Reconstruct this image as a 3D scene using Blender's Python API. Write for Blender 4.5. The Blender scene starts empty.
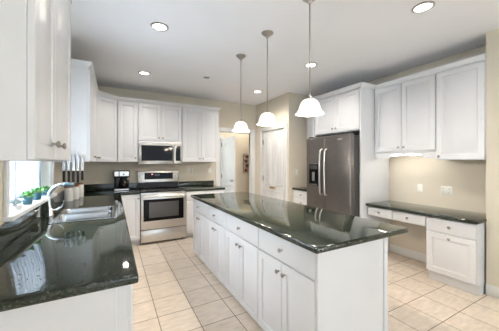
import bpy, bmesh, math, random
from mathutils import Vector, Matrix
random.seed(7)
scene = bpy.context.scene
COL = scene.collection
PI = math.pi

# ------------------------------------------------------------------ camera, world, exposure
cam_d = bpy.data.cameras.new('camera')
cam_d.sensor_width = 36.0
cam_d.lens = 248.943 / 499 * 36.0
cam_d.shift_y = -3.14 / 499
cam_d.clip_start = 0.02
cam = bpy.data.objects.new('camera', cam_d)
cam.location = (0, 0, 1.417)
cam.rotation_euler = (PI / 2, 0, -0.499)
COL.objects.link(cam)
scene.camera = cam

world = bpy.data.worlds.new('daylight')
scene.world = world
world.use_nodes = True
wb = world.node_tree.nodes['Background']
wb.inputs['Color'].default_value = (0.74, 0.865, 1.0, 1)
SKY_BASE, SKY_LEFT, SKY_HIGH = 1.55, 5.5, 180.0
_nt = world.node_tree                       # open sky, brighter towards the garden on the left and brightest high up there
_N = _nt.nodes.new; _L = _nt.links.new
_tc = _N('ShaderNodeTexCoord'); _sx = _N('ShaderNodeSeparateXYZ'); _L(_tc.outputs['Generated'], _sx.inputs[0])
def _ramp(axis, a, b, lo, hi):
    m_ = _N('ShaderNodeMapRange'); m_.interpolation_type = 'SMOOTHSTEP'
    for k_, v_ in (('From Min', a), ('From Max', b), ('To Min', lo), ('To Max', hi)): m_.inputs[k_].default_value = v_
    _L(_sx.outputs[axis], m_.inputs['Value']); return m_.outputs['Result']
def _math(op, a, b):
    m_ = _N('ShaderNodeMath'); m_.operation = op
    for k_, v_ in enumerate((a, b)):
        if isinstance(v_, (int, float)): m_.inputs[k_].default_value = v_
        else: _L(v_, m_.inputs[k_])
    return m_.outputs[0]
_left = _ramp('X', -.85, -.5, SKY_LEFT, 0.0)
_high = _math('MULTIPLY', _ramp('X', -.55, -.25, 1.0, 0.0), _ramp('Z', .46, .62, 0.0, SKY_HIGH))
_L(_math('ADD', SKY_BASE, _math('ADD', _left, _high)), wb.inputs['Strength'])
vs = scene.view_settings
vs.view_transform = 'Standard'
vs.look = 'None'
vs.gamma = 1.0
vs.use_curve_mapping = False
vs.exposure = 0.64
CAN_W = 30.0
PEND_W = 15.0
HALL_W = 13.0
CAN_COL = (1.0, 0.92, 0.83)

# ------------------------------------------------------------------ materials
def mat(name, col, rough=0.5, metal=0.0, **kw):
    m = bpy.data.materials.new(name)
    m.use_nodes = True
    b = m.node_tree.nodes['Principled BSDF']
    b.inputs['Base Color'].default_value = (*col, 1)
    b.inputs['Roughness'].default_value = rough
    b.inputs['Metallic'].default_value = metal
    for k, v in kw.items():
        b.inputs[k].default_value = v
    return m

def nodes(m):
    nt = m.node_tree
    return nt, nt.nodes, nt.links, nt.nodes['Principled BSDF']

def add_noise(m, c0, c1, scale, detail=4, stretch=None, bump=0.0, lo=0.35, hi=0.65):
    nt, N, L, b = nodes(m)
    g = N.new('ShaderNodeNewGeometry')
    mp = N.new('ShaderNodeMapping')
    if stretch: mp.inputs['Scale'].default_value = stretch
    no = N.new('ShaderNodeTexNoise')
    no.inputs['Scale'].default_value = scale
    no.inputs['Detail'].default_value = detail
    r = N.new('ShaderNodeValToRGB')
    r.color_ramp.elements[0].position = lo
    r.color_ramp.elements[1].position = hi
    r.color_ramp.elements[0].color = (*c0, 1)
    r.color_ramp.elements[1].color = (*c1, 1)
    L.new(g.outputs['Position'], mp.inputs['Vector'])
    L.new(mp.outputs['Vector'], no.inputs['Vector'])
    L.new(no.outputs['Fac'], r.inputs['Fac'])
    L.new(r.outputs['Color'], b.inputs['Base Color'])
    if bump:
        bp = N.new('ShaderNodeBump')
        bp.inputs['Strength'].default_value = bump
        bp.inputs['Distance'].default_value = 0.002
        L.new(no.outputs['Fac'], bp.inputs['Height'])
        L.new(bp.outputs['Normal'], b.inputs['Normal'])
    return m

M = {}
M['white'] = add_noise(mat('white_paint', (.8, .8, .79), .32), (.72, .722, .735), (.742, .745, .757), 3.0)
M['trim'] = add_noise(mat('trim_paint', (.8, .8, .78), .4), (.72, .72, .71), (.75, .75, .74), 4.0)
M['wall'] = add_noise(mat('beige_paint', (.62, .56, .45), .7), (.655, .595, .490), (.680, .620, .515), 2.0, bump=.05)
M['ceil'] = add_noise(mat('ceiling_paint', (.82, .81, .80), .8), (.865, .87, .895), (.885, .89, .915), 2.0)
M['nickel'] = add_noise(mat('brushed_nickel', (.55, .53, .5), .3, 1.0), (.33, .31, .29), (.42, .40, .37), 60)
M['lampnickel'] = add_noise(mat('satin_nickel', (.6, .58, .55), .28, 1.0), (.40, .385, .365), (.48, .465, .445), 60)
M['chrome'] = mat('satin_chrome', (.78, .80, .82), .16, 1.0)
M['brass'] = mat('aged_brass', (.55, .40, .18), .3, 1.0)
M['steel'] = add_noise(mat('brushed_steel', (.62, .60, .57), .28, 1.0), (.58, .56, .53), (.70, .68, .65), 12, stretch=(1, 1, 30))
M['sink'] = add_noise(mat('sink_steel', (.7, .72, .74), .22, 1.0), (.46, .49, .52), (.56, .59, .62), 20, stretch=(20, 1, 1))
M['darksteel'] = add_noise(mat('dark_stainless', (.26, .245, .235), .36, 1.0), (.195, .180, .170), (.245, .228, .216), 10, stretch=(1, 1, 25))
M['fridgebody'] = mat('fridge_case', (.06, .06, .06), .5)
M['black'] = mat('black_plastic', (.012, .012, .013), .32, 0.0, **{'Specular IOR Level': .3})
M['blackglass'] = mat('black_glass', (.006, .006, .007), .06, 0.0, **{'Specular IOR Level': .14})
M['ovenglass'] = mat('oven_glass', (.09, .09, .09), .06, .2)
M['wood'] = add_noise(mat('reddish_wood', (.2, .07, .03), .45), (.17, .055, .025), (.28, .11, .05), 25, stretch=(1, 8, 8))
M['ceramic'] = mat('white_ceramic', (.82, .81, .78), .18)
M['pot'] = mat('teal_pot', (.035, .13, .19), .35)
M['soil'] = mat('dark_soil', (.04, .028, .018), .9)
M['leaf'] = add_noise(mat('green_leaf', (.1, .35, .08), .5), (.06, .24, .06), (.20, .46, .14), 60)
M['silverleaf'] = add_noise(mat('silver_leaf', (.5, .56, .55), .6), (.42, .48, .48), (.6, .66, .65), 60)
M['red'] = mat('dark_red_glass', (.16, .02, .015), .3)
M['iron'] = mat('dark_iron', (.05, .04, .035), .5, .6)
M['plate'] = mat('switch_plate', (.80, .79, .74), .35)
M['slot'] = mat('socket_slot', (.12, .11, .10), .5)
M['dial'] = mat('display_grey', (.06, .06, .065), .15)
M['knife'] = mat('knife_blade', (.82, .83, .85), .2, 1.0)

# window glass
g = mat('clear_glass', (1, 1, 1), 0.0)
g.node_tree.nodes['Principled BSDF'].inputs['Transmission Weight'].default_value = 1.0
g.node_tree.nodes['Principled BSDF'].inputs['IOR'].default_value = 1.03
M['glass'] = g
cg = mat('carafe_glass', (.008, .006, .005), .04)
M['carafe'] = cg

def translucent(name, col, emis=None, es=0.0, w=.5):
    m = bpy.data.materials.new(name); m.use_nodes = True
    N = m.node_tree.nodes; L = m.node_tree.links
    b = N['Principled BSDF']; out = N['Material Output']
    b.inputs['Base Color'].default_value = (*col, 1); b.inputs['Roughness'].default_value = .35
    if emis:
        b.inputs['Emission Color'].default_value = (*emis, 1); b.inputs['Emission Strength'].default_value = es
    t = N.new('ShaderNodeBsdfTranslucent'); t.inputs['Color'].default_value = (*col, 1)
    mx = N.new('ShaderNodeMixShader'); mx.inputs['Fac'].default_value = w
    L.new(b.outputs[0], mx.inputs[1]); L.new(t.outputs[0], mx.inputs[2]); L.new(mx.outputs[0], out.inputs['Surface'])
    return m
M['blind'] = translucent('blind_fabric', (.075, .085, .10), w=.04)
M['shade'] = translucent('frosted_shade', (.92, .90, .86), (1, .95, .88), .30, w=.02)

def emit(name, col, s):
    m = bpy.data.materials.new(name); m.use_nodes = True
    b = m.node_tree.nodes['Principled BSDF']
    b.inputs['Base Color'].default_value = (.9, .9, .9, 1)
    b.inputs['Emission Color'].default_value = (*col, 1); b.inputs['Emission Strength'].default_value = s
    return m
M['lens'] = emit('lamp_lens', (1, .95, .88), 6.0)
M['bulb'] = emit('lamp_bulb', (1, .92, .82), 8.0)
M['led'] = emit('under_cabinet_tube', (1, .95, .86), 16.0)
M['reddot'] = emit('red_display', (1, .12, .08), 1.6)

# granite
def granite():
    m = mat('green_black_granite', (.02, .025, .022), .05, 0.0, **{'IOR': 1.56})
    nt, N, L, b = nodes(m)
    b.inputs['Coat Weight'].default_value = .0; b.inputs['Coat Roughness'].default_value = .03
    geo = N.new('ShaderNodeNewGeometry')
    v = N.new('ShaderNodeTexVoronoi'); v.inputs['Scale'].default_value = 150
    n2 = N.new('ShaderNodeTexNoise'); n2.inputs['Scale'].default_value = 210; n2.inputs['Detail'].default_value = 6
    r1 = N.new('ShaderNodeValToRGB')
    e = r1.color_ramp.elements
    e[0].position = .0; e[0].color = (.004, .007, .005, 1)
    e[1].position = 1.0; e[1].color = (.19, .20, .13, 1)
    x = e.new(.55); x.color = (.010, .017, .012, 1)
    x = e.new(.80); x.color = (.045, .055, .036, 1)
    mx = N.new('ShaderNodeMix'); mx.data_type = 'RGBA'; mx.inputs['Factor'].default_value = .5
    r2 = N.new('ShaderNodeValToRGB')
    r2.color_ramp.elements[0].position = .40; r2.color_ramp.elements[0].color = (.005, .010, .007, 1)
    r2.color_ramp.elements[1].position = .75; r2.color_ramp.elements[1].color = (.050, .066, .046, 1)
    L.new(geo.outputs['Position'], v.inputs['Vector']); L.new(geo.outputs['Position'], n2.inputs['Vector'])
    L.new(v.outputs['Color'], r1.inputs['Fac']); L.new(n2.outputs['Fac'], r2.inputs['Fac'])
    L.new(r1.outputs['Color'], mx.inputs['A']); L.new(r2.outputs['Color'], mx.inputs['B'])
    L.new(mx.outputs['Result'], b.inputs['Base Color'])
    return m
M['granite'] = granite()

def tile():
    m = mat('floor_tile', (.6, .5, .4), .32)
    nt, N, L, b = nodes(m)
    geo = N.new('ShaderNodeNewGeometry')
    mp = N.new('ShaderNodeMapping'); mp.inputs['Location'].default_value = (-.352 + .316 * 20, -2.402 + .3205 * 20, 0)
    br = N.new('ShaderNodeTexBrick')
    br.offset = 0.0; br.squash = 1.0
    br.inputs['Scale'].default_value = 1.0
    br.inputs['Brick Width'].default_value = .316; br.inputs['Row Height'].default_value = .3205
    br.inputs['Mortar Size'].default_value = .0035; br.inputs['Mortar Smooth'].default_value = .15
    br.inputs['Bias'].default_value = 0.0
    br.inputs['Color1'].default_value = (.70, .61, .515, 1)
    br.inputs['Color2'].default_value = (.745, .655, .56, 1)
    br.inputs['Mortar'].default_value = (.135, .095, .065, 1)
    no = N.new('ShaderNodeTexNoise'); no.inputs['Scale'].default_value = 9; no.inputs['Detail'].default_value = 5
    mp2 = N.new('ShaderNodeMapping'); mp2.inputs['Scale'].default_value = (1, 3, 1)
    r = N.new('ShaderNodeValToRGB')
    r.color_ramp.elements[0].position = .3; r.color_ramp.elements[0].color = (.84, .82, .80, 1)
    r.color_ramp.elements[1].position = .7; r.color_ramp.elements[1].color = (1.05, 1.04, 1.02, 1)
    mx = N.new('ShaderNodeMix'); mx.data_type = 'RGBA'; mx.blend_type = 'MULTIPLY'; mx.inputs['Factor'].default_value = 1
    L.new(geo.outputs['Position'], mp.inputs['Vector']); L.new(mp.outputs['Vector'], br.inputs['Vector'])
    L.new(geo.outputs['Position'], mp2.inputs['Vector']); L.new(mp2.outputs['Vector'], no.inputs['Vector'])
    L.new(no.outputs['Fac'], r.inputs['Fac'])
    L.new(br.outputs['Color'], mx.inputs['A']); L.new(r.outputs['Color'], mx.inputs['B'])
    L.new(mx.outputs['Result'], b.inputs['Base Color'])
    bp = N.new('ShaderNodeBump'); bp.invert = True; bp.inputs['Strength'].default_value = .5; bp.inputs['Distance'].default_value = .003
    L.new(br.outputs['Fac'], bp.inputs['Height']); L.new(bp.outputs['Normal'], b.inputs['Normal'])
    return m
M['tile'] = tile()

# ------------------------------------------------------------------ object helpers
BASE = {}
def tag(o, label=None, cat=None, group=None, kind=None):
    if label: o['label'] = label
    if cat: o['category'] = cat
    if group: o['group'] = group
    if kind: o['kind'] = kind
    return o

def thing(name, label, cat, loc, group=None):
    o = bpy.data.objects.new(name, None)
    o.empty_display_size = .05
    o.location = loc
    COL.objects.link(o)
    BASE[o] = Vector(loc)
    return tag(o, label, cat, group)

class MB:
    def __init__(self): self.bm = bmesh.new()
    def box(self, x0, x1, y0, y1, z0, z1):
        vs_ = [self.bm.verts.new((x, y, z)) for x in (x0, x1) for y in (y0, y1) for z in (z0, z1)]
        for f in ((0, 1, 3, 2), (4, 6, 7, 5), (0, 4, 5, 1), (2, 3, 7, 6), (0, 2, 6, 4), (1, 5, 7, 3)):
            self.bm.faces.new([vs_[i] for i in f])
        return self
    def rings(self, rings, cap0=True, cap1=True, smooth=False, closed=True):
        R = [[self.bm.verts.new(p) for p in r] for r in rings]
        for a, b in zip(R, R[1:]):
            n = len(a)
            for i in range(n if closed else n - 1):
                j = (i + 1) % n
                f = self.bm.faces.new((a[i], a[j], b[j], b[i])); f.smooth = smooth
        if cap0: self.bm.faces.new(R[0][::-1])
        if cap1: self.bm.faces.new(R[-1])
        return self
    def lathe(self, o, axis, prof, n=20, cap0=True, cap1=True):
        o = Vector(o); a = Vector(axis).normalized()
        u = a.orthogonal().normalized(); v = a.cross(u)
        rr = []
        for r, h in prof:
            r = max(r, 1e-4)
            rr.append([o + a * h + (u * math.cos(2 * PI * i / n) + v * math.sin(2 * PI * i / n)) * r for i in range(n)])
        return self.rings(rr, cap0, cap1, smooth=True)
    def tube(self, pts, r, n=10, caps=True):
        pts = [Vector(p) for p in pts]
        rad = r if isinstance(r, (list, tuple)) else [r] * len(pts)
        rr = []; pu = None
        for i, p in enumerate(pts):
            t = (pts[min(i + 1, len(pts) - 1)] - pts[max(i - 1, 0)]).normalized()
            if pu is None: u = t.orthogonal().normalized()
            else: u = (pu - t * pu.dot(t)).normalized()
            pu = u; v = t.cross(u)
            rr.append([p + (u * math.cos(2 * PI * k / n) + v * math.sin(2 * PI * k / n)) * rad[i] for k in range(n)])
        return self.rings(rr, caps, caps, smooth=True)
    def prism(self, poly, vec):
        v = Vector(vec)
        return self.rings([[Vector(p) for p in poly], [Vector(p) + v for p in poly]])
    def build(self, name, m, parent=None, bevel=0, seg=2, origin=None, angle=40):
        bm = self.bm
        bmesh.ops.remove_doubles(bm, verts=bm.verts, dist=1e-6)
        bmesh.ops.recalc_face_normals(bm, faces=bm.faces)
        if bevel:
            es = [e for e in bm.edges if len(e.link_faces) == 2 and e.calc_face_angle(0) > math.radians(50)]
            bmesh.ops.bevel(bm, geom=es, offset=bevel, segments=seg, profile=.5, affect='EDGES', clamp_overlap=True)
        if parent: b = BASE[parent]
        elif origin: b = Vector(origin)
        else:
            zs = [v.co for v in bm.verts]
            b = Vector(((min(v.x for v in zs) + max(v.x for v in zs)) / 2, (min(v.y for v in zs) + max(v.y for v in zs)) / 2, min(v.z for v in zs)))
        for v in bm.verts: v.co -= b
        me = bpy.data.meshes.new(name); bm.to_mesh(me); bm.free()
        me.set_sharp_from_angle(angle=math.radians(angle))
        me.materials.append(m if not isinstance(m, str) else M[m])
        o = bpy.data.objects.new(name, me); COL.objects.link(o)
        BASE[o] = b
        if parent: o.parent = parent
        else: o.location = b
        return o

def struct(name, mb, m, label=None, **k):
    o = mb.build(name, m, **k); o['kind'] = 'structure'
    return tag(o, label)

def P3(o, U, N, u, w, d): return o + U * u + N * d + Vector((0, 0, w))
class Fr:           # a cabinet face: origin, direction along the face, outward normal
    def __init__(s, o, U, N): s.o = Vector(o); s.U = Vector(U).normalized(); s.N = Vector(N).normalized()
    def p(s, u, w, d=0): return s.o + s.U * u + s.N * d + Vector((0, 0, w))
    def ring(s, u0, u1, w0, w1, d): return [s.p(u0, w0, d), s.p(u1, w0, d), s.p(u1, w1, d), s.p(u0, w1, d)]
def panel_door(fr, u0, u1, w0, w1, rail=.058, t=.02):
    mb = MB()
    L = [(0, 0), (0, t - .003), (.003, t), (rail, t), (rail + .006, t - .010), (rail + .014, t - .010), (rail + .040, t - .001)]
    mb.rings([fr.ring(u0 + i, u1 - i, w0 + i, w1 - i, d + .001) for i, d in L])
    return mb
def slab_front(fr, u0, u1, w0, w1, t=.02):
    mb = MB()
    mb.rings([fr.ring(u0 + i, u1 - i, w0 + i, w1 - i, d + .001) for i, d in [(0, 0), (0, t - .007), (.004, t - .004), (.012, t)]])
    return mb
def knob(fr, u, w, parent, d=.021, m='nickel', s=1.0):
    mb = MB().lathe(fr.p(u, w, d), fr.N, [(.009 * s, 0), (.006 * s, .004), (.006 * s, .013), (.014 * s, .018), (.0165 * s, .024), (.013 * s, .029), (.004 * s, .031)], 14)
    return mb.build('knob', m, parent)
def put_door(root, fr, u0, u1, w0, w1, ku=None, kw=None, rail=.058):
    d = panel_door(fr, u0, u1, w0, w1, rail).build('door', 'white', root)
    BASE[d] = BASE[root]
    if ku is not None: knob(fr, ku, kw, d)
    return d
def put_drawer(root, fr, u0, u1, w0, w1, style='slab', ks=None):
    mb = slab_front(fr, u0, u1, w0, w1) if style == 'slab' else panel_door(fr, u0, u1, w0, w1, .035)
    d = mb.build('drawer', 'white', root); BASE[d] = BASE[root]
    for u in (ks or [(u0 + u1) / 2]): knob(fr, u, (w0 + w1) / 2, d)
    return d

def cells(xs, ys, filled, z0, z1):
    """slab with holes / L shapes, merged and clean so that its rim can be bevelled"""
    mb = MB(); bm = mb.bm; V = {}
    def v(i, j, k):
        if (i, j, k) not in V: V[(i, j, k)] = bm.verts.new((xs[i], ys[j], (z0, z1)[k]))
        return V[(i, j, k)]
    nx, ny = len(xs) - 1, len(ys) - 1
    F = lambda i, j: 0 <= i < nx and 0 <= j < ny and filled(i, j)
    for i in range(nx):
        for j in range(ny):
            if not F(i, j): continue
            for k in (0, 1): bm.faces.new((v(i, j, k), v(i + 1, j, k), v(i + 1, j + 1, k), v(i, j + 1, k)))
            for (a, b, di, dj) in (((i, j), (i + 1, j), 0, -1), ((i + 1, j), (i + 1, j + 1), 1, 0), ((i + 1, j + 1), (i, j + 1), 0, 1), ((i, j + 1), (i, j), -1, 0)):
                if not F(i + di, j + dj): bm.faces.new((v(*a, 0), v(*b, 0), v(*b, 1), v(*a, 1)))
    return mb

# ------------------------------------------------------------------ setting dimensions
WL = -.585; WB = 5.27; WP = 3.05; WS = 3.964; WR = 3.88; WN = 3.518; NY = 1.134; H = 2.81; YR = -4.5; YH = 6.2
CT = .914

struct('floor', MB().box(-1.2, 4.6, YR, 8.0, -.1, 0), 'tile', 'beige square floor tiles with dark grout')
struct('ceiling', MB().box(-1.2, 4.6, YR, 8.0, H, H + .1), 'ceil', 'smooth white ceiling')

# left wall with a recessed window
wy0, wy1, wz0, wz1 = 2.07, 3.325, 1.055, 2.30
mb = MB()
T = WL - .22
mb.box(T, WL, YR, wy0, 0, H); mb.box(T, WL, wy1, WB, 0, H); mb.box(T, WL, wy0, wy1, 0, wz0); mb.box(T, WL, wy0, wy1, wz1, H)
struct('wall_left', mb, 'wall')
win = bpy.data.objects.new('window_1', None); COL.objects.link(win); win.location = (WL, 2.58, wz0); BASE[win] = Vector((WL, 2.58, wz0))
win['kind'] = 'structure'; win['label'] = 'bright window over the sink with white sill'
mb = MB()
fx0, fx1 = WL - .16, WL - .11
mb.box(fx0, fx1, wy0 + .001, wy0 + .05, wz0 + .04, wz1 - .001); mb.box(fx0, fx1, wy1 - .05, wy1 - .001, wz0 + .04, wz1 - .001)
mb.box(fx0, fx1, wy0 + .05, wy1 - .05, wz1 - .05, wz1 - .001); mb.box(fx0, fx1, wy0 + .05, wy1 - .05, wz0 + .04, wz0 + .085)
mb.box(fx0, fx1, 2.56, 2.61, wz0 + .085, wz1 - .05)
mb.build('window_frame', 'trim', win, .003, 1)
MB().box(WL - .138, WL - .132, wy0 + .05, wy1 - .05, wz0 + .085, wz1 - .05).build('pane', 'glass', win)
MB().box(WL - .218, WL + .045, wy0 - .05, wy1 + .05, wz0 + .002, wz0 + .032).build('window_sill', 'trim', win, .004, 2)
mb = MB()
mb.box(WL + .001, WL + .018, wy0 - .05, wy0, wz0 + .033, wz1 + .075); mb.box(WL + .001, WL + .018, wy1, wy1 + .06, wz0 + .033, wz1 + .075)
mb.box(WL + .001, WL + .018, wy0, wy1, wz1, wz1 + .075)
mb.build('casing', 'trim', win, .003, 1)
mb = MB()
mb.box(WL - .11, WL, wy1 - .014, wy1 - .0005, wz0 + .033, wz1 - .001); mb.box(WL - .11, WL, wy0 + .0005, wy0 + .014, wz0 + .033, wz1 - .001); mb.box(WL - .11, WL, wy0 + .014, wy1 - .014, wz1 - .014, wz1 - .001)
mb.build('reveal', 'trim', win)

# vertical blind hung in the window
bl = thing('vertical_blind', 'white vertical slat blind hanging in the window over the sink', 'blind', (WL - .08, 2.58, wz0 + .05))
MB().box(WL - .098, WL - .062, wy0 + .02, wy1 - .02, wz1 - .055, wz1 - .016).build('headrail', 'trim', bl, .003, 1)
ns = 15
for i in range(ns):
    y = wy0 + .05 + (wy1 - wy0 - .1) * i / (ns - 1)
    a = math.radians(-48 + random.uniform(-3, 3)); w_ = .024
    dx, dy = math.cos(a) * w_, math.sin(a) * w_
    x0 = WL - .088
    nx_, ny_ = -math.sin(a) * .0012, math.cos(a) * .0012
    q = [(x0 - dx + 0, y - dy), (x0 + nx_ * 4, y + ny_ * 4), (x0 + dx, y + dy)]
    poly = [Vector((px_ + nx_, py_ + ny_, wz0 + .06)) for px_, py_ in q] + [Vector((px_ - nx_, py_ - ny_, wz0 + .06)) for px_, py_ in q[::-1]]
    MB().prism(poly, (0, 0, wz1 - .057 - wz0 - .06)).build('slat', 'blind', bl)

# back wall with the cased opening to the hall
ox0, ox1, oz = 2.09, 2.93, 2.125
mb = MB()
mb.box(WL - .22, ox0, WB, WB + .1, 0, H); mb.box(ox1, WP + .1, WB, WB + .1, 0, H); mb.box(ox0, ox1, WB, WB + .1, oz, H)
struct('wall_back', mb, 'wall')
mb = MB()
mb.box(ox0 - .085, ox0, WB - .018, WB - .001, 0, oz + .085); mb.box(ox1, ox1 + .085, WB - .018, WB - .001, 0, oz + .085); mb.box(ox0, ox1, WB - .018, WB - .001, oz, oz + .085)
mb.box(ox0 + .001, ox0 + .014, WB, WB + .10, 0, oz - .001); mb.box(ox1 - .014, ox1 - .001, WB, WB + .10, 0, oz - .001); mb.box(ox0 + .014, ox1 - .014, WB, WB + .10, oz - .014, oz - .001)
struct('trim_1', mb, 'trim', 'white casing of the hall opening', bevel=.003, seg=1)

# pantry wall with its double door
py0, py1, pz = 4.10, 4.95, 2.125
mb = MB()
mb.box(WP, WP + .1, WS, py0, 0, H); mb.box(WP, WP + .1, py1, WB, 0, H); mb.box(WP, WP + .1, py0, py1, pz, H)
struct('wall_pantry', mb, 'wall')
mb = MB()
mb.box(WP - .018, WP - .001, py0 - .09, py0, 0, pz + .09); mb.box(WP - .018, WP - .001, py1, py1 + .09, 0, pz + .09); mb.box(WP - .018, WP - .001, py0, py1, pz, pz + .09)
struct('trim_2', mb, 'trim', 'white casing of the pantry doors', bevel=.003, seg=1)
def arch_poly(fr, u0, u1, w0, w1, rise, d, ins):
    u0 += ins; u1 -= ins; w0 += ins; w1 -= ins
    pts = [fr.p(u0, w0, d), fr.p(u1, w0, d)]
    for i in range(9):
        s = i / 8; u = u1 + (u0 - u1) * s
        pts.append(fr.p(u, w1 - rise + rise * math.sin(PI * s) ** 1.2, d))
    return pts
def leaf_door(name, fr, W, Hh, t, hinge_side, knobu, m='trim', kmat='brass', lab=None):
    o = bpy.data.objects.new(name, None); COL.objects.link(o); o.location = fr.o; BASE[o] = Vector(fr.o); o['kind'] = 'structure'
    if lab: o['label'] = lab
    mb = MB(); mb.rings([fr.ring(0, W, .012, Hh, -t), fr.ring(0, W, .012, Hh, -.002), fr.ring(.002, W - .002, .014, Hh - .002, 0)])
    mb.build('door_leaf', m, o)
    for (w0, w1, rise) in ((.16, .80, .0), (.92, Hh - .13, .11)):
        mb = MB(); rr = []
        for ins, d in ((0, .0), (.007, .010), (.018, .010), (.030, .001), (.040, .001), (.07, .013)):
            rr.append(arch_poly(fr, .085, W - .085, w0, w1, rise, d + .0005, ins))
        mb.rings(rr, cap0=False); mb.build('door_panel', m, o)
    k = MB().lathe(fr.p(knobu, .87 if kmat == 'brass' else .98, 0), fr.N, [(.024, .001), (.024, .005), (.010, .009), (.010, .030), (.026, .040), (.028, .052), (.018, .062), (.004, .065)], 16)
    k.build('door_knob', kmat, o)
    for z in (.25, 1.05, 1.88):
        MB().lathe(fr.p(hinge_side, z - .05, .006), (0, 0, 1), [(.010, 0), (.010, .11)], 8).build('hinge', 'iron', o)
    return o
mid = (py0 + py1) / 2
leaf_door('door_1', Fr((WP + .012, py1 - .003, 0), (0, -1, 0), (-1, 0, 0)), mid - py0 - .005, pz - .004, .035, .002, mid - py0 - .055, lab='far leaf of the white pantry double door')
leaf_door('door_2', Fr((WP + .012, mid - .002, 0), (0, -1, 0), (-1, 0, 0)), mid - py0 - .005, pz - .004, .035, mid - py0 - .007, .055, lab='near leaf of the white pantry double door')

struct('wall_side', MB().box(WP + .1, WR + .12, WS, WS + .1, 0, H), 'wall')
struct('wall_right', MB().box(WR, WR + .12, NY - .1, WS, 0, H), 'wall')
struct('wall_near', MB().box(WN, WR, YR, NY, 0, H), 'wall')
struct('baseboard_near', MB().box(WN - .016, WN - .001, YR, NY, 0, .115), 'trim', bevel=.004, seg=2)
struct('baseboard_right', MB().box(WR - .016, WR - .001, 1.65, 2.42, 0, .115), 'trim', bevel=.004, seg=2)

# the hall behind
mb = MB(); mb.box(WL, 1.74, YH, YH + .1, 0, H); mb.box(2.50, 4.6, YH, YH + .1, 0, H); mb.box(1.74, 2.50, YH, YH + .1, 2.06, H)
struct('wall_hall', mb, 'wall')
struct('wall_hall_right', MB().box(4.2, 4.3, WB - 1.2, YH, 0, H), 'wall')
mb = MB(); mb.box(1.0, 1.1, WB + .1, 5.50, 0, H); mb.box(1.0, 1.1, 6.10, YH, 0, H); mb.box(1.0, 1.1, 5.50, 6.10, 0, .9); mb.box(1.0, 1.1, 5.50, 6.10, 2.1, H)  # out of view; opening added to let daylight onto the open hall door
struct('wall_hall_left', mb, 'wall')
struct('wall_far_left_added', MB().box(1.0, 1.1, YH + .1, 7.7, 0, H), 'wall')  # unseen wall, added to keep bright sky light out of the hall
struct('wall_far', MB().box(1.0, 3.2, 7.7, 7.8, 0, H), 'wall')
mb = MB(); mb.box(1.66, 1.74, YH - .018, YH - .001, 0, 2.14); mb.box(2.501, 2.58, YH - .018, YH - .001, 0, 2.14); mb.box(1.74, 2.501, YH - .018, YH - .001, 2.06, 2.14)
struct('trim_3', mb, 'trim', 'white casing of the hall doorway', bevel=.003, seg=1)
leaf_door('door_3', Fr((2.525, YH - .03, 0), (0, -1, 0), (-1, 0, 0)), .77, 2.05, .035, .004, .70, kmat='nickel', lab='white hall door standing open')

# ------------------------------------------------------------------ cabinets
ZB, ZT = 1.423, 2.485            # bottoms and tops of the wall cabinets
XU = -.26                        # face of left wall cabinets
YU = 4.908                       # face of back wall cabinets
# near left wall cabinet
t = thing('wall_cabinet', 'tall white wall cabinet at the left edge, nearest, beside the window', 'cabinet', (WL + .16, 1.49, ZB))
MB().box(WL + .002, XU, 1.105, 1.935, ZB, ZT + .012).build('body', 'white', t, .002, 1)
fr = Fr((XU, 1.105, 0), (0, 1, 0), (1, 0, 0))
put_door(t, fr, .004, .353, ZB + .005, ZT, .282, ZB + .075)
d = put_door(t, fr, .357, .826, ZB + .005, ZT, .43, ZB + .075)
MB().lathe(fr.p(.819, 2.42, .014), (0, 0, 1), [(.008, 0), (.012, .004), (.012, .03), (.008, .034)], 10).build('hinge', 'nickel', d)
# far left wall cabinet
t = thing('wall_cabinet', 'white wall cabinet on the left wall beyond the window, knives on its side', 'cabinet', (WL + .16, 4.0, ZB))
MB().box(WL + .002, XU, 3.385, 4.615, ZB, ZT + .012).build('body', 'white', t, .002, 1)
fr = Fr((XU, 3.385, 0), (0, 1, 0), (1, 0, 0))
put_door(t, fr, .006, .61, ZB + .005, ZT, .575, ZB + .07)
put_door(t, fr, .616, 1.224, ZB + .005, ZT, 1.19, ZB + .07)
# diagonal corner wall cabinet
t = thing('corner_wall_cabinet', 'white diagonal wall cabinet in the back left corner', 'cabinet', (WL + .3, WB - .3, ZB))
A = Vector((XU, 4.622, 0)); B = Vector((.048, YU, 0))
poly = [(WL + .002, 4.622, ZB), (A.x, A.y, ZB), (B.x, B.y, ZB), (B.x, WB - .002, ZB), (WL + .002, WB - .002, ZB)]
MB().prism(poly, (0, 0, ZT + .012 - ZB)).build('body', 'white', t)
U = (B - A); Wd = U.length; N = Vector((U.y, -U.x, 0))
fr = Fr(A, U, N)
put_door(t, fr, .012, Wd - .012, ZB + .005, ZT, .05, ZB + .07)
# back wall cabinets
t = thing('wall_cabinet', 'narrow white wall cabinet left of the microwave', 'cabinet', (.22, WB - .16, ZB))
MB().box(.056, .379, YU, WB - .002, ZB, ZT + .012).build('body', 'white', t, .002, 1)
put_door(t, Fr((.056, YU, 0), (1, 0, 0), (0, -1, 0)), .008, .318, ZB + .005, ZT, .285, ZB + .07)
t = thing('wall_cabinet', 'short white two-door wall cabinet above the microwave', 'cabinet', (.77, WB - .16, 1.80))
MB().box(.383, 1.164, YU, WB - .002, 1.807, ZT + .012).build('body', 'white', t, .002, 1)
fr = Fr((.383, YU, 0), (1, 0, 0), (0, -1, 0))
put_door(t, fr, .006, .388, 1.814, ZT, .355, 1.87); put_door(t, fr, .392, .775, 1.814, ZT, .425, 1.87)
t = thing('wall_cabinet', 'white two-door wall cabinet right of the microwave', 'cabinet', (1.55, WB - .16, ZB))
MB().box(1.168, 1.935, YU, WB - .002, ZB, ZT + .012).build('body', 'white', t, .002, 1)
fr = Fr((1.168, YU, 0), (1, 0, 0), (0, -1, 0))
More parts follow.
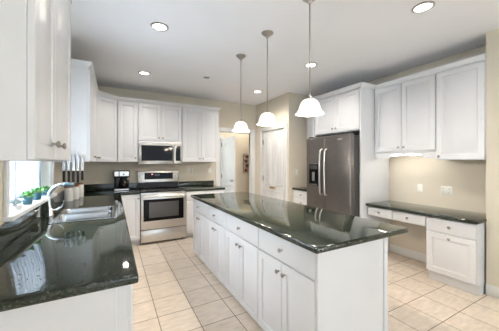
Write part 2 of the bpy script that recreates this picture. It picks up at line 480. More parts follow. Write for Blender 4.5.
put_door(t, fr, .006, .382, ZB + .005, ZT, .35, ZB + .07); put_door(t, fr, .386, .761, ZB + .005, ZT, .42, ZB + .07)

# crown mouldings
def crown(name, pts, label, z0=ZT + .0125, out=.045, hgt=.062):
    """pts along the cabinet fronts; the moulding leans out to the right-hand side of the path"""
    prof = [(-.012, 0), (.008, 0), (.012, .012), (.022, .022), (out - .006, .042), (out, .048), (out, hgt), (-.012, hgt)]
    pts = [Vector((*p, 0)) for p in pts]
    rr = []
    for i, p in enumerate(pts):
        d0 = (p - pts[i - 1]).normalized() if i else (pts[1] - p).normalized()
        d1 = (pts[i + 1] - p).normalized() if i < len(pts) - 1 else d0
        n0 = Vector((d0.y, -d0.x, 0)); n1 = Vector((d1.y, -d1.x, 0))
        n = (n0 + n1).normalized(); s = 1 / max(.3, n.dot(n0))
        rr.append([p + n * (a * s) + Vector((0, 0, z0 + b)) for a, b in prof])
    o = MB().rings(rr).build(name, 'white')
    return tag(o, label, 'moulding')
crown('crown_moulding', [(WL + .003, 3.385), (XU, 3.385), (A.x, A.y), (B.x, B.y), (1.935, YU), (1.935, WB - .02)], 'white crown moulding along the back and far left wall cabinets')
crown('crown_moulding', [(WL + .003, 1.105), (XU, 1.105), (XU, 1.935), (WL + .003, 1.935)], 'white crown moulding on top of the nearest left cabinet')

# base cabinets, left run (facing the island)
LB = .056
ys = [1.255, 1.83, 2.42, 3.40, 3.98, 4.62]
labs = ['white base cabinet at the near end of the left counter', 'white base cabinet between the near end and the sink', 'white base cabinet under the sink',
        'white base cabinet just beyond the sink', 'white base cabinet below the canisters']
for i in range(5):
    y0, y1 = ys[i] + .001, ys[i + 1] - .001
    t = thing('base_cabinet', labs[i], 'cabinet', ((WL + LB) / 2, (y0 + y1) / 2, 0))
    mb = MB()
    if i == 2:
        mb.box(LB - .02, LB, y0, y1, .10, .873); mb.box(WL + .002, WL + .02, y0, y1, .10, .873)
        mb.box(WL + .02, LB - .02, y0, y0 + .018, .10, .873); mb.box(WL + .02, LB - .02, y1 - .018, y1, .10, .873); mb.box(WL + .02, LB - .02, y0 + .018, y1 - .018, .10, .12)
    else:
        mb.box(WL + .002, LB, y0, y1, .10, .873)
    mb.build('body', 'white', t)
    MB().box(WL + .002, LB - .07, y0, y1, 0, .099).build('toe_kick', 'white', t)
    fr = Fr((LB, y0, 0), (0, 1, 0), (1, 0, 0)); W = y1 - y0
    if W > .7:
        put_door(t, fr, .004, W / 2 - .002, .105, .68, W / 2 - .04, .62); put_door(t, fr, W / 2 + .002, W - .004, .105, .68, W / 2 + .04, .62)
        put_drawer(t, fr, .004, W - .004, .69, .865)
    else:
        put_door(t, fr, .004, W - .004, .105, .68, W - .05, .62); put_drawer(t, fr, .004, W - .004, .69, .865)
    if i == 0:
        MB().box(WL + .004, LB - .045, y0 - .008, y0 - .0005, .0, .872).build('end_panel', 'white', t, .002, 1)
# back run
YBF = 4.635
def back_base(x0, x1, label, doors, drawers, fill0=None):
    t = thing('base_cabinet', label, 'cabinet', ((x0 + x1) / 2, (YBF + WB) / 2, 0))
    MB().box(x0, x1, YBF, WB - .002, .10, .873).build('body', 'white', t)
    MB().box(x0, x1, YBF + .07, WB - .002, 0, .099).build('toe_kick', 'white', t)
    fr = Fr((x0, YBF, 0), (1, 0, 0), (0, -1, 0))
    for a, b, k, z1 in doors: put_door(t, fr, a, b, .105, z1, k, z1 - .06)
    for a, b in drawers: put_drawer(t, fr, a, b, .70, .865)
back_base(LB + .024, .392, 'narrow white base cabinet left of the steel range', [(.02, .308, .285, .865)], [])
back_base(1.18, 1.94, 'white base cabinet right of the steel range', [(.004, .378, .345, .69), (.382, .756, .415, .69)], [(.004, .378), (.382, .756)])

# counters
sx0, sx1, sy0, sy1 = -.47, .005, 2.56, 3.28
xs = [WL + .002, sx0 + .012, sx1 - .012, .098, .392]
ysg = [1.218, sy0 + .012, sy1 - .012, 4.605, WB - .002]
def fl(i, j):
    if i == 3: return j == 3
    return not (i == 1 and j == 1)
ct = thing('countertop', 'dark green granite countertop holding the sink, along left wall to the range', 'countertop', (-.25, 3.2, .874))
cells(xs, ysg, fl, .874, CT).build('slab', 'granite', ct, .009, 3)
mb = MB(); mb.box(WL + .002, WL + .022, 1.24, WB - .024, CT + .0005, 1.052); mb.box(WL + .002, .392, WB - .022, WB - .002, CT + .0005, 1.025)
mb.build('backsplash', 'granite', ct, .003, 1)
ct = thing('countertop', 'dark granite countertop right of the range', 'countertop', (1.56, 4.93, .874))
MB().box(1.178, 1.962, 4.605, WB - .02, .874, CT).build('slab', 'granite', ct, .009, 3)
MB().box(1.178, 1.955, WB - .022, WB - .002, CT + .0005, 1.015).build('backsplash', 'granite', ct, .003, 1)

# sink
sk = thing('double_sink', 'stainless steel double sink set into the left granite counter', 'sink', ((sx0 + sx1) / 2, (sy0 + sy1) / 2, .70))
def rrect(x0, x1, y0, y1, r, z, n=5):
    pts = []
    for cx, cy, a0 in ((x1 - r, y1 - r, 0), (x0 + r, y1 - r, PI / 2), (x0 + r, y0 + r, PI), (x1 - r, y0 + r, 1.5 * PI)):
        for k in range(n + 1):
            a = a0 + PI / 2 * k / n; pts.append((cx + r * math.cos(a), cy + r * math.sin(a), z))
    return pts
ym = 2.965
for (a, b) in ((sy0 + .02, ym - .012), (ym + .012, sy1 - .02)):
    X0, X1 = sx0 + .02, sx1 - .02
    rr = [rrect(X0, X1, a, b, .05, CT + .004), rrect(X0 + .004, X1 - .004, a + .004, b - .004, .05, CT - .01), rrect(X0 + .012, X1 - .012, a + .012, b - .012, .05, .74), rrect(X0 + .04, X1 - .04, a + .04, b - .04, .04, .722)]
    bw = MB().rings(rr, cap0=False, smooth=True).build('basin', 'sink', sk); BASE[bw] = BASE[sk]
    MB().lathe(((X0 + X1) / 2, (a + b) / 2, .7235), (0, 0, 1), [(.042, 0), (.042, .002), (.03, .003), (.028, .001)], 20).build('drain', 'chrome', bw)
mb = MB()
xs2 = [sx0, sx0 + .022, sx1 - .022, sx1]; ys2 = [sy0, sy0 + .022, ym - .013, ym + .013, sy1 - .022, sy1]
cells(xs2, ys2, lambda i, j: not (i == 1 and j in (1, 3)), CT + .0008, CT + .005).build('rim', 'sink', sk, .0018, 2)

# faucet
fc = thing('kitchen_faucet', 'chrome gooseneck faucet behind the sink', 'faucet', (-.528, 2.95, CT))
MB().lathe((-.528, 2.95, CT + .001), (0, 0, 1), [(.030, 0), (.030, .008), (.026, .016), (.024, .06), (.020, .07)], 18).build('base', 'chrome', fc)
pts = []
for k in range(15):
    a = PI - (PI * .52) * k / 14
    pts.append((-.528 + .112 + .120 * math.cos(a), 2.95, 1.085 + .12 * math.sin(a)))
pts = [(-.528, 2.95, CT + .06), (-.535, 2.95, 1.02)] + pts
MB().tube(pts, .0175, 12).build('spout', 'chrome', fc)
e = Vector(pts[-1])
MB().lathe(e - Vector((.01, 0, -.001)), (1, 0, -.12), [(.018, 0), (.022, .010), (.024, .04), (.023, .07), (.016, .078)], 16).build('spray_head', mat('spray_grey', (.16, .24, .28), .3, .6), fc)
MB().tube([(-.513, 2.95, CT + .05), (-.475, 2.965, CT + .055), (-.44, 2.97, CT + .075), (-.425, 2.97, CT + .11), (-.427, 2.97, CT + .135)], [.010, .009, .008, .007, .008], 10).build('handle', 'chrome', fc)

# ------------------------------------------------------------------ range, microwave
rx0, rx1, ry0 = .398, 1.172, 4.60
rg = thing('range', 'stainless steel electric range with black glass cooktop', 'stove', ((rx0 + rx1) / 2, 4.93, 0))
MB().box(rx0, rx1, ry0 + .03, WB - .03, .025, .893).build('body', 'black', rg, .003, 1)
for x in (rx0 + .05, rx1 - .05):
    for y in (ry0 + .09, WB - .09): MB().lathe((x, y, 0), (0, 0, 1), [(.018, 0), (.018, .026)], 10).build('foot', 'black', rg)
ck = MB().box(rx0 - .002, rx1 + .002, ry0 - .004, WB - .085, .8935, .916).build('cooktop', 'blackglass', rg, .004, 2); BASE[ck] = BASE[rg]
for x, y, r in ((.60, 4.79, .10), (.97, 4.79, .085), (.60, 5.05, .075), (.97, 5.05, .10)):
    MB().lathe((x, y, .9165), (0, 0, 1), [(r, 0), (r, .0008), (r - .006, .0008), (r - .006, 0)], 28, False, False).build('burner_ring', 'dial', ck)
dr = MB().box(rx0 + .004, rx1 - .004, ry0, ry0 + .028, .255, .855).build('oven_door', 'steel', rg, .005, 2); BASE[dr] = BASE[rg]
MB().box(rx0 + .045, rx1 - .045, ry0 - .004, ry0 - .0005, .40, .775).build('window_surround', 'blackglass', dr, .0015, 1)
MB().box(rx0 + .135, rx1 - .135, ry0 - .0065, ry0 - .0045, .455, .725).build('oven_window', 'ovenglass', dr)
mb = MB(); mb.tube([(rx0 + .06, ry0 - .05, .822), (rx1 - .06, ry0 - .05, .822)], .014, 14)
for x in (rx0 + .09, rx1 - .09): mb.tube([(x, ry0 - .001, .822), (x, ry0 - .05, .822)], .009, 10)
mb.build('handle', 'steel', dr)
MB().box(rx0 + .004, rx1 - .004, ry0 + .005, ry0 + .029, .8575, .892).build('front_rail', 'steel', rg, .003, 1)
MB().box(rx0 + .004, rx1 - .004, ry0, ry0 + .028, .035, .243).build('storage_drawer', 'steel', rg, .005, 2)
bg = MB().box(rx0, rx1, WB - .083, WB - .026, .917, 1.245).build('backguard', 'steel', rg, .008, 2); BASE[bg] = BASE[rg]
MB().box(rx0 + .01, rx1 - .01, WB - .087, WB - .0835, .925, 1.03).build('vent_strip', 'black', bg)
pn = MB().box(rx0 + .12, rx1 - .12, WB - .087, WB - .0835, 1.085, 1.215).build('control_panel', 'blackglass', bg, .001, 1)
MB().box(.70, .80, WB - .0885, WB - .0872, 1.15, 1.19).build('display', 'dial', bg)
MB().box(.645, .672, WB - .0885, WB - .0872, 1.175, 1.19).build('indicator', 'reddot', bg)
for x in (rx0 + .06, rx1 - .06):
    MB().lathe((x, WB - .0835, 1.15), (0, -1, 0), [(.024, 0), (.022, .018), (.018, .022)], 16).build('control_knob', 'steel', bg)

mx0, mx1, mz0, mz1, my = .386, 1.161, 1.380, 1.804, 4.87
mw = thing('microwave', 'stainless over-the-range microwave with dark glass door', 'microwave', (.77, 5.05, mz0))
MB().box(mx0, mx1, my + .03, WB - .003, mz0, mz1).build('case', 'steel', mw, .003, 1)
md = MB().box(mx0, mx1 - .135, my, my + .029, mz0 + .004, mz1 - .028).build('door', 'steel', mw, .004, 2); BASE[md] = BASE[mw]
MB().box(mx0 + .05, mx1 - .178, my - .004, my - .0005, mz0 + .065, mz1 - .075).build('window', 'blackglass', md, .001, 1)
mb = MB(); hx = mx1 - .155
mb.tube([(hx, my - .045, mz0 + .045), (hx, my - .045, mz1 - .07)], .012, 12)
for z in (mz0 + .065, mz1 - .09): mb.tube([(hx, my - .001, z), (hx, my - .045, z)], .008, 8)
mb.build('handle', 'steel', md)
cp = MB().box(mx1 - .133, mx1, my, my + .029, mz0 + .004, mz1 - .028).build('control_panel', 'steel', mw, .004, 2); BASE[cp] = BASE[mw]
MB().box(mx1 - .120, mx1 - .028, my - .004, my - .0005, mz0 + .065, mz1 - .075).build('keypad', 'blackglass', cp, .001, 1)
MB().box(mx0, mx1, my + .003, my + .029, mz1 - .026, mz1).build('vent_grille', 'steel', mw, .002, 1)
MB().box(mx0 + .02, mx1 - .02, my + .06, WB - .1, mz0 - .006, mz0 - .0005).build('underside', 'black', mw)

# ------------------------------------------------------------------ island
ix0, ix1, iy0, iy1 = 1.044, 1.992, 1.093, 3.835
ic = MB().box(ix0, ix1, iy0, iy1, .874, CT).build('countertop', 'granite', None, .012, 3)
tag(ic, 'long dark green granite top of the kitchen island', 'countertop')
IX = 1.096
yb = [1.125, 1.825, 2.515, 3.175, 3.805]
il = ['white island cabinet nearest the camera, with drawer and two doors', 'second white island cabinet from the near end', 'third white island cabinet from the near end', 'white island cabinet nearest the range']
for i in range(4):
    y0, y1 = yb[i] + .001, yb[i + 1] - .001
    t = thing('island_cabinet', il[i], 'cabinet', (1.43, (y0 + y1) / 2, 0), 'cabinets of the kitchen island')
    MB().box(IX, 1.745, y0 + (.021 if i == 0 else 0), y1, .035, .873).build('body', 'white', t, .0015, 1)
    MB().box(IX + .02, 1.735, y0 + (.021 if i == 0 else 0), y1, 0, .0345).build('plinth', 'white', t)
    fr = Fr((IX, y0, 0), (0, 1, 0), (1, 0, 0)); fr.N = Vector((-1, 0, 0)); W = y1 - y0
    put_drawer(t, fr, .004 + (.012 if i == 0 else 0), W - .004, .692, .862)
    l = .004 + (.012 if i == 0 else 0); c = W / 2 + l / 2
    put_door(t, fr, l, c - .002, .045, .682, c - .037, .61)
    put_door(t, fr, c + .002, W - .004, .045, .682, c + .037, .61)
    if i == 0:
        MB().box(IX - .012, 1.755, y0, y0 + .02, 0, .873).build('end_panel', 'white', t, .002, 1)
        MB().box(1.725, 1.771, y0 - .006, y0 - .0005, 0, .873).build('corner_stile', 'white', t, .002, 1)
tag(MB().box(1.7565, 1.772, 1.126, 3.804, 0, .873).build('back_panel', 'white', None, .002, 1), 'long white panel closing the seating side of the island', 'panel')

# ------------------------------------------------------------------ fridge alcove
ZTR = 2.513; FX = 3.2; py_ = 2.435
tall = thing('tall_panel', 'tall white side panel right of the refrigerator', 'panel', (3.54, 2.447, 0))
MB().box(FX, WR - .002, py_, py_ + .022, 0, ZTR + .012).build('panel', 'white', tall, .002, 1)
MB().box(FX - .004, FX - .0005, py_, py_ + .022, 0, ZTR + .012).build('stile', 'white', tall, .001, 1)
tag(MB().box(FX, WR - .002, 3.422, 3.436, 0, ZTR + .012).build('tall_panel', 'white', None, .002, 1), 'tall white side panel left of the refrigerator', 'panel')
t = thing('wall_cabinet', 'white two-door cabinet above the refrigerator', 'cabinet', (3.54, 2.93, 1.90))
MB().box(FX + .022, WR - .002, 2.459, 3.416, 1.90, ZTR + .012).build('body', 'white', t, .002, 1)
fr = Fr((FX + .022, 3.416, 0), (0, -1, 0), (-1, 0, 0)); W = .957
put_door(t, fr, .03, W / 2 - .002, 1.915, ZTR, W / 2 - .035, 1.975); put_door(t, fr, W / 2 + .002, W - .012, 1.915, ZTR, W / 2 + .035, 1.975)

rf = thing('refrigerator', 'dark stainless side by side refrigerator with ice dispenser', 'refrigerator', (3.45, 2.93, 0))
fy0, fy1, fz = 2.466, 3.408, 1.838
MB().box(3.1030, 3.830, fy0 + .008, fy1 - .012, .03, fz - .02).build('case', 'fridgebody', rf, .004, 1)
MB().box(3.0380, 3.1020, fy0 + .02, fy1 - .02, .005, .085).build('base_grille', 'black', rf)
ymid = 2.978
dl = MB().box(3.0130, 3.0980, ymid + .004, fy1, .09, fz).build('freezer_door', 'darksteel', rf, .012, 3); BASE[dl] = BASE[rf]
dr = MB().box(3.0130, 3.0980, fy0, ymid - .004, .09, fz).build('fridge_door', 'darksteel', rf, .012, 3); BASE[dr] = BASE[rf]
for d_, y in ((dl, ymid + .052), (dr, ymid - .052)):
    pts = [(3.012, y, .885), (2.973, y, .905)] + [(2.963 - .012 * math.sin(PI * k / 8), y, .93 + .66 * k / 8) for k in range(9)] + [(2.973, y, 1.615), (3.012, y, 1.635)]
    MB().tube(pts, .0135, 12).build('handle', 'steel', d_)
mb = MB(); mb.box(3.0095, 3.0125, 3.11, 3.335, 1.02, 1.385); dp = mb.build('dispenser', 'blackglass', dl, .001, 1)
MB().box(3.0060, 3.0090, 3.125, 3.32, 1.30, 1.37).build('dispenser_display', 'dial', dl)
MB().box(2.9900, 3.0090, 3.135, 3.31, 1.025, 1.05).build('drip_tray', 'darksteel', dl, .003, 1)
MB().box(3.0040, 3.0090, 3.20, 3.26, 1.10, 1.25).build('paddle', 'steel', dl, .002, 1)
MB().box(3.0105, 3.0126, 2.62, 2.71, 1.765, 1.778).build('badge', 'chrome', dr)
MB().box(3.0280, 3.0880, fy0 + .03, fy0 + .12, fz + .0005, fz + .02).build('hinge_cover', 'black', rf, .004, 1)
MB().box(3.0280, 3.0880, fy1 - .12, fy1 - .03, fz + .0005, fz + .02).build('hinge_cover', 'black', rf, .004, 1)

# small cabinets beyond the fridge
t = thing('wall_cabinet', 'narrow white wall cabinet on the far side of the refrigerator', 'cabinet', (3.69, 3.69, ZB))
MB().box(3.52, WR - .002, 3.438, WS - .002, ZB, ZTR + .012).build('body', 'white', t, .002, 1)
put_door(t, Fr((3.52, WS - .002, 0), (0, -1, 0), (-1, 0, 0)), .006, .518, ZB + .005, ZTR, .05, ZB + .07)
t = thing('base_cabinet', 'small white drawer cabinet between pantry wall and refrigerator', 'cabinet', (3.54, 3.69, 0))
MB().box(3.165, WR - .002, 3.438, WS - .002, .10, .873).build('body', 'white', t, .002, 1)
MB().box(3.27, WR - .002, 3.438, WS - .002, 0, .099).build('toe_kick', 'white', t)
fr = Fr((3.165, WS - .002, 0), (0, -1, 0), (-1, 0, 0))
for z0, z1 in ((.725, .865), (.575, .715), (.345, .565), (.11, .335)): put_drawer(t, fr, .006, .518, z0, z1)
ct = thing('countertop', 'small dark granite countertop beside the refrigerator', 'countertop', (3.53, 3.69, .874))
MB().box(3.125, WR - .002, 3.438, WS - .002, .874, CT).build('slab', 'granite', ct, .008, 3)

# ------------------------------------------------------------------ desk nook on the right
RX = 3.518
t = thing('wall_cabinet', 'white two-door wall cabinet above the desk beside the refrigerator panel', 'cabinet', (3.69, 2.01, 1.57))
MB().box(RX, WR - .002, 1.606, 2.433, 1.55, ZTR + .012).build('body', 'white', t, .002, 1)
fr = Fr((RX, 2.433, 0), (0, -1, 0), (-1, 0, 0))
put_door(t, fr, .010, .410, 1.575, ZTR, .375, 1.625); put_door(t, fr, .414, .823, 1.575, ZTR, .45, 1.625)
# scalloped valance
pr_ = []
def vz(s):
    # s distance from far end
    if s < .20: return 1.472
    if s < .26: return 1.472 + .055 * (.5 - .5 * math.cos(PI * (s - .20) / .06))
    if s < .64: return 1.527 + .006 * math.sin(PI * (s - .26) / .38)
    if s < .70: return 1.472 + .055 * (.5 + .5 * math.cos(PI * (s - .64) / .06))
    return 1.472
mb = MB(); top = []; bot = []
for k in range(56):
    s = .825 * k / 55
    bot.append(Vector((RX + .002, 2.432 - s, vz(s)))); top.append(Vector((RX + .002, 2.432 - s, 1.549)))
for k in range(55):
    a, b, c, d = bot[k], bot[k + 1], top[k + 1], top[k]
    mb.rings([[a, b, c, d], [q + Vector((.018, 0, 0)) for q in (a, b, c, d)]], cap0=True, cap1=True)
bm_ = mb.bm
mb.build('valance', 'white', t)
ul = thing('under_cabinet_light', 'slim lit tube light under the desk wall cabinet', 'light', (3.62, 2.01, 1.515))
MB().box(3.60, 3.65, 1.73, 2.28, 1.525, 1.549).build('housing', 'trim', ul, .002, 1)
MB().box(3.605, 3.645, 1.745, 2.265, 1.515, 1.5245).build('tube', 'led', ul)
t = thing('wall_cabinet', 'taller white single-door wall cabinet at the right end above the desk', 'cabinet', (3.69, 1.37, 1.44))
MB().box(RX, WR - .002, NY + .003, 1.603, 1.445, ZTR + .012).build('body', 'white', t, .002, 1)
put_door(t, Fr((RX, 1.603, 0), (0, -1, 0), (-1, 0, 0)), .006, .462, 1.452, ZTR, .04, 1.49)
crown('crown_moulding', [(WR - .01, WS - .004), (3.52, WS - .004), (3.52, 3.437), (FX, 3.437), (FX, py_), (RX, py_), (RX, NY + .004)][1:], 'white crown moulding over the refrigerator and desk cabinets', z0=ZTR + .0125)

dk = thing('countertop', 'dark green granite desk top on the right wall', 'countertop', (3.58, 1.78, .775))
MB().box(3.29, WR - .002, NY - .006, 2.432, .772, .81).build('slab', 'granite', dk, .010, 3)
DX = 3.36
t = thing('pencil_drawer_unit', 'pair of shallow white pencil drawers under the desk top', 'drawer unit', (3.6, 2.04, .63))
MB().box(DX, WR - .02, 1.642, 2.432, .628, .771).build('body', 'white', t, .002, 1)
fr = Fr((DX, 2.432, 0), (0, -1, 0), (-1, 0, 0))
put_drawer(t, fr, .008, .372, .638, .757); put_drawer(t, fr, .380, .784, .638, .757)
t = thing('desk_cabinet', 'white desk cabinet with drawer and raised panel door by the near wall', 'cabinet', (3.6, 1.39, 0))
MB().box(DX, WR - .002, NY + .016, 1.639, .11, .771).build('body', 'white', t, .002, 1)
MB().box(3.40, WR - .02, NY + .016, 1.632, 0, .109).build('toe_kick', 'white', t)
fr = Fr((DX, 1.639, 0), (0, -1, 0), (-1, 0, 0))
put_drawer(t, fr, .008, .482, .598, .757)
put_door(t, fr, .008, .482, .118, .588, .245, .545, rail=.06)

# ------------------------------------------------------------------ pendants and ceiling lights
def light(name, kind, loc, w, col, parent, **k):
    l = bpy.data.lights.new(name, kind); l.energy = w; l.color = col
    for a, b in k.items(): setattr(l, a, b)
    o = bpy.data.objects.new(name, l); COL.objects.link(o); o.parent = parent; o.location = Vector(loc) - BASE[parent]
    return o
plabs = ['nickel pendant lamp over the near end of the island', 'nickel pendant lamp over the middle of the island', 'nickel pendant lamp over the far end of the island']
for (px_, py2, lab) in ((1.450, 1.600, plabs[0]), (1.452, 2.262, plabs[1]), (1.458, 2.910, plabs[2])):
    zb = 1.824
    t = thing('pendant_lamp', lab, 'lamp', (px_, py2, H), 'three pendants over the island')
    MB().lathe((px_, py2, H - .001), (0, 0, -1), [(.064, 0), (.064, .006), (.056, .014), (.034, .030), (.018, .044), (.012, .056)], 24).build('canopy', 'lampnickel', t)
    MB().tube([(px_, py2, H - .055), (px_, py2, zb + .165)], .0065, 10).build('rod', 'lampnickel', t)
    MB().lathe((px_, py2, zb + .122), (0, 0, 1), [(.022, 0), (.020, .010), (.014, .016), (.012, .030), (.008, .042)], 18).build('socket', 'lampnickel', t)
    prof = [(.020, .128), (.044, .123), (.064, .109), (.078, .087), (.087, .062), (.093, .042), (.096, .033), (.102, .024), (.110, .014), (.115, .005), (.115, .0)]
    inn = [(r - .004, z - .002) for r, z in prof[::-1]]
    MB().lathe((px_, py2, zb), (0, 0, 1), prof + inn[1:], 36, False, False).build('shade', 'shade', t, angle=80)
    MB().lathe((px_, py2, zb + .048), (0, 0, 1), [(.004, 0), (.018, .008), (.026, .024), (.022, .042), (.013, .060), (.013, .078)], 16).build('bulb', 'bulb', t)
    light('lamp_light', 'POINT', (px_, py2, zb + .02), PEND_W, (1, .88, .72), t, shadow_soft_size=.04)
clabs = ['recessed ceiling light above the sink counter, nearest on the left', 'recessed ceiling light in front of the range', 'recessed ceiling light nearest on the right', 'recessed ceiling light behind the nearest pendant rod', 'recessed ceiling light near the pantry']
for (cx, cy, cw), lab in zip(((.412, 2.683, .7), (.418, 4.19, .9), (2.434, 1.215, 1.1), (2.47, 2.70, 1.6), (2.48, 4.22, 2.0)), clabs):
    t = thing('ceiling_light', lab, 'light', (cx, cy, H), 'recessed ceiling lights')
    MB().lathe((cx, cy, H - .001), (0, 0, -1), [(.088, 0), (.088, .004), (.070, .010), (.066, .004), (.066, 0)], 28, False, False).build('trim_ring', 'lampnickel', t)
    MB().lathe((cx, cy, H - .001), (0, 0, -1), [(.065, 0), (.065, .003), (.04, .006), (.004, .008)], 24, False, True).build('lens', 'lens', t)
    light('lamp_light', 'SPOT', (cx, cy, H - .03), CAN_W * cw, CAN_COL, t, spot_size=math.radians(150), spot_blend=.8, shadow_soft_size=.085)
# unseen hall light, added to give the hall wall its warm light
t = thing('ceiling_light', 'unseen round ceiling light added in the hall behind the opening', 'light', (3.0, 5.8, H))
MB().lathe((3.0, 5.8, H - .001), (0, 0, -1), [(.14, 0), (.14, .02), (.12, .05), (.06, .075), (.004, .08)], 24).build('bowl', 'shade', t)
light('lamp_light', 'POINT', (3.0, 5.8, H - .16), HALL_W, (1, .9, .78), t, shadow_soft_size=.1)

vt = thing('ceiling_vent', 'small white slotted vent in the ceiling', 'vent', (1.37, 3.91, H))
mb = MB(); mb.box(1.27, 1.47, 3.86, 3.96, H - .006, H - .001); mb.build('frame', 'ceil', vt, .002, 1)
for k in range(5): MB().box(1.285, 1.375, 3.872 + k * .017, 3.879 + k * .017, H - .0085, H - .0063).build('slat', 'slot', vt)

# ------------------------------------------------------------------ outlets and switches
def plate(name, label, fr, u, w, kind, cat, wd=.07, ht=.115):
    t = thing(name, label, cat, fr.p(u, w))
    mb = MB(); mb.rings([fr.ring(u - wd / 2 + i, u + wd / 2 - i, w - ht / 2 + i, w + ht / 2 - i, d) for i, d in ((0, .0008), (0, .004), (.004, .007))])
    mb.build('cover_plate', 'plate', t)
    if kind == 'o':
        for dw in (.022, -.022):
            MB().rings([fr.ring(u - .014, u + .014, w + dw - .013, w + dw + .013, d) for d in (.0072, .009)]).build('socket', 'plate', t)
            for du in (-.006, .006): MB().rings([fr.ring(u + du - .0015, u + du + .0015, w + dw - .005, w + dw + .006, d) for d in (.0092, .0098)]).build('slot', 'slot', t)
    elif kind == 's':
        MB().rings([fr.ring(u - .012, u + .012, w - .03, w + .03, d) for d in (.0072, .011)]).build('rocker', 'plate', t)
    else:
        for du in (-.033, .033):
            for dw in (.022, -.022):
                MB().rings([fr.ring(u + du - .013, u + du + .013, w + dw - .012, w + dw + .012, d) for d in (.0072, .009)]).build('socket', 'plate', t)
                for e_ in (-.005, .005): MB().rings([fr.ring(u + du + e_ - .0015, u + du + e_ + .0015, w + dw - .005, w + dw + .005, d) for d in (.0092, .0098)]).build('slot', 'slot', t)
frR = Fr((WR, 0, 0), (0, -1, 0), (-1, 0, 0))
plate('light_switch', 'single white switch plate above the desk top, left of the double outlet', frR, -1.978, 1.047, 's', 'switch')
plate('wall_outlet', 'wide white double outlet above the desk top', frR, -1.652, 1.044, 'd', 'outlet', .125)
frS = Fr((0, WS, 0), (1, 0, 0), (0, -1, 0))
plate('light_switch', 'white switch plate on the wall between pantry and refrigerator', frS, 3.243, 1.212, 's', 'switch')
frB = Fr((0, WB, 0), (1, 0, 0), (0, -1, 0))
plate('wall_outlet', 'white outlet on the back wall just right of the range', frB, 1.46, 1.235, 'o', 'outlet')
plate('wall_outlet', 'white outlet on the back wall near the hall opening', frB, 1.86, 1.235, 'o', 'outlet')

# ------------------------------------------------------------------ small things
# canisters
for (x, y, s, lab) in ((-.512, 3.95, 1.0, 'front white ceramic canister with wooden lid'), (-.466, 4.125, 1.0, 'middle white ceramic canister with wooden lid'), (-.432, 4.33, 1.06, 'rear white ceramic canister with wooden lid')):
    t = thing('canister', lab, 'canister', (x, y, CT), 'canister set on the left counter')
    MB().lathe((x, y, CT + .001), (0, 0, 1), [(.044, 0), (.049, .006), (.050, .09 * s), (.049, .165 * s), (.045, .172 * s)], 28).build('jar', 'ceramic', t)
    l = MB().lathe((x, y, CT + .1725 * s), (0, 0, 1), [(.044, 0), (.051, .003), (.051, .018), (.046, .024), (.004, .026)], 28).build('lid', 'wood', t)
# knives on the cabinet side
yk = 3.384
kr = tag(MB().box(-.50, -.29, yk - .014, yk - .001, 1.478, 1.508).build('knife_rail', 'steel', None, .002, 1), 'steel magnetic knife rail on the side of the left wall cabinet', 'rail')
for i, (x, bl_, hl) in enumerate(((-.480, .20, .125), (-.437, .235, .13), (-.395, .185, .125), (-.353, .225, .135), (-.312, .16, .11))):
    words = ['leftmost kitchen knife on the magnetic rail', 'second kitchen knife from the left on the magnetic rail', 'middle kitchen knife on the magnetic rail', 'fourth kitchen knife from the left on the magnetic rail', 'rightmost kitchen knife on the magnetic rail'][i]
    zc = 1.325
    t = thing('kitchen_knife', words, 'knife', (x, yk - .018, zc), 'knives on the magnetic rail')
    w2 = .014
    poly = [(x - w2, yk - .0165, zc), (x + w2, yk - .0165, zc), (x + w2, yk - .0165, zc + bl_ * .7), (x + w2 * .3, yk - .0165, zc + bl_ * .92), (x - w2 * .8, yk - .0165, zc + bl_), (x - w2, yk - .0165, zc + bl_ * .95)]
    MB().prism(poly, (0, .002, 0)).build('blade', 'knife', t)
    MB().box(x - .012, x + .012, yk - .024, yk - .007, zc - hl, zc - .0008).build('handle', 'black', t, .005, 2)

# coffee maker
cx, cy = .125, 5.115
t = thing('coffee_maker', 'black drip coffee maker with steel band on the back counter', 'coffee maker', (cx, cy, CT))
MB().box(cx - .122, cx + .122, cy - .12, cy + .12, CT + .001, CT + .035).build('base', 'black', t, .010, 3)
MB().box(cx - .122, cx - .035, cy - .02, cy + .12, CT + .0355, CT + .235).build('water_tank', 'black', t, .008, 2)
MB().box(cx - .034, cx + .122, cy + .06, cy + .12, CT + .0355, CT + .235).build('back_column', 'black', t, .008, 2)
hd = MB().box(cx - .128, cx + .128, cy - .115, cy + .12, CT + .2355, CT + .355).build('brew_head', 'black', t, .012, 3); BASE[hd] = BASE[t]
MB().box(cx - .035, cx + .115, cy - .1185, cy - .1155, CT + .258, CT + .34).build('front_band', 'steel', hd)
MB().box(cx - .115, cx - .05, cy - .1185, cy - .1155, CT + .258, CT + .34).build('control_plate', 'steel', hd)
MB().lathe((cx + .03, cy - .1187, CT + .288), (0, -1, 0), [(.014, 0), (.012, .008)], 14).build('dial', 'black', hd)
MB().box(cx - .115, cx + .115, cy - .1225, cy - .1205, CT + .006, CT + .028).build('base_band', 'steel', t)
ca = MB().lathe((cx + .03, cy - .035, CT + .036), (0, 0, 1), [(.045, 0), (.062, .012), (.070, .05), (.064, .10), (.046, .135), (.044, .150)], 24).build('carafe', 'carafe', t); BASE[ca] = BASE[t]
MB().lathe((cx + .03, cy - .035, CT + .1865), (0, 0, 1), [(.046, 0), (.046, .010), (.02, .016)], 20).build('lid', 'black', ca)
MB().tube([(cx + .075, cy - .06, CT + .17), (cx + .115, cy - .085, CT + .165), (cx + .122, cy - .09, CT + .11), (cx + .095, cy - .072, CT + .065)], .008, 8).build('handle', 'black', ca)

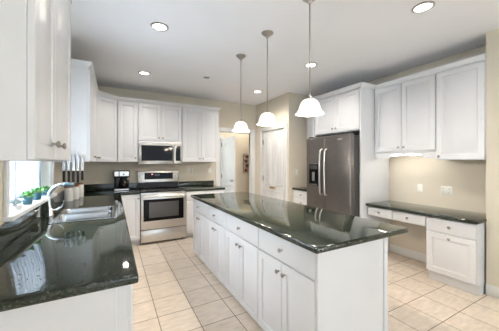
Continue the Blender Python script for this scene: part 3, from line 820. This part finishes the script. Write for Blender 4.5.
# plants on the sill
SZ = wz0 + .033
def plant(name, x, y, r, h, leafm, potm, label, nleaf, spread, lift):
    t = thing(name, label, 'plant', (x, y, SZ), 'plants on the window sill')
    MB().lathe((x, y, SZ), (0, 0, 1), [(r * .74, 0), (r * .78, .003), (r * .97, h * .84), (r * 1.06, h * .86), (r * 1.06, h), (r * .93, h), (r * .90, h * .86)], 22).build('pot', potm, t)
    MB().lathe((x, y, SZ + h * .87), (0, 0, 1), [(r * .88, 0), (r * .5, .003), (.003, .004)], 16).build('soil', 'soil', t)
    mb = MB()
    for k in range(nleaf):
        a = 2.4 * k + random.uniform(-.3, .3); e = random.uniform(.25, 1.3); L = random.uniform(.7, 1.1) * spread
        d = Vector((math.cos(a) * math.cos(e) * .75, math.sin(a) * math.cos(e), math.sin(e) * lift))
        s = Vector((-math.sin(a), math.cos(a), 0)); o = Vector((x, y, SZ + h * .88)) + Vector((math.cos(a), math.sin(a), 0)) * r * .4 * random.random()
        up = d.cross(s).normalized()
        tip = o + d * L; tip.z -= .2 * L * math.cos(e)
        w_ = L * .25
        m1 = o + d * L * .45 + up * .004; m2 = o + d * L * .75
        for p0, p1, q0, q1 in ((o, m1, .1, 1), (m1, m2, 1, .75), (m2, tip, .75, .05)):
            vs4 = [p0 - s * w_ * q0, p0 + s * w_ * q0, p1 + s * w_ * q1, p1 - s * w_ * q1]
            mb.rings([vs4, [v + up * .0015 for v in vs4]])
    mb.build('foliage', leafm, t)
plant('potted_plant', WL - .010, 2.555, .035, .062, 'leaf', 'pot', 'green herb in a teal pot, nearest of the three teal pots', 34, .075, .8)
plant('potted_plant', WL - .010, 2.83, .035, .062, 'leaf', 'pot', 'green herb in a teal pot, middle of the three teal pots', 34, .075, .9)
plant('potted_plant', WL - .010, 3.14, .035, .062, 'leaf', 'pot', 'green herb in a teal pot, nearest the faucet', 30, .072, .75)
plant('potted_plant', WL - .010, 2.30, .030, .035, 'silverleaf', 'ceramic', 'small silvery plant in a pale pot at the near end of the sill', 22, .075, .8)

# ornament in the hall
ox, oz0, oz1, oy = 3.25, 1.09, 1.66, YH - .012
t = thing('wall_ornament', 'dark wire wall rack holding red candle cups in the hall', 'ornament', (ox, oy, oz0))
mb = MB()
for dx in (-.07, .07): mb.tube([(ox + dx, oy, oz0 + .03), (ox + dx, oy, oz1 - .03)], .006, 8)
for k in range(5):
    z = oz0 + .06 + k * .112
    mb.tube([(ox - .09, oy, z), (ox + .09, oy, z)], .005, 8)
mb.tube([(ox - .07, oy, oz1 - .03), (ox - .03, oy, oz1), (ox + .03, oy, oz1), (ox + .07, oy, oz1 - .03)], .005, 8)
mb.build('rack', 'iron', t)
for k in range(4):
    MB().lathe((ox + (.02 if k % 2 else -.02), oy - .05, oz0 + .07 + k * .125), (0, 0, 1), [(.030, 0), (.042, .02), (.044, .06), (.036, .075), (.028, .07)], 18).build('candle_cup', 'red', t)
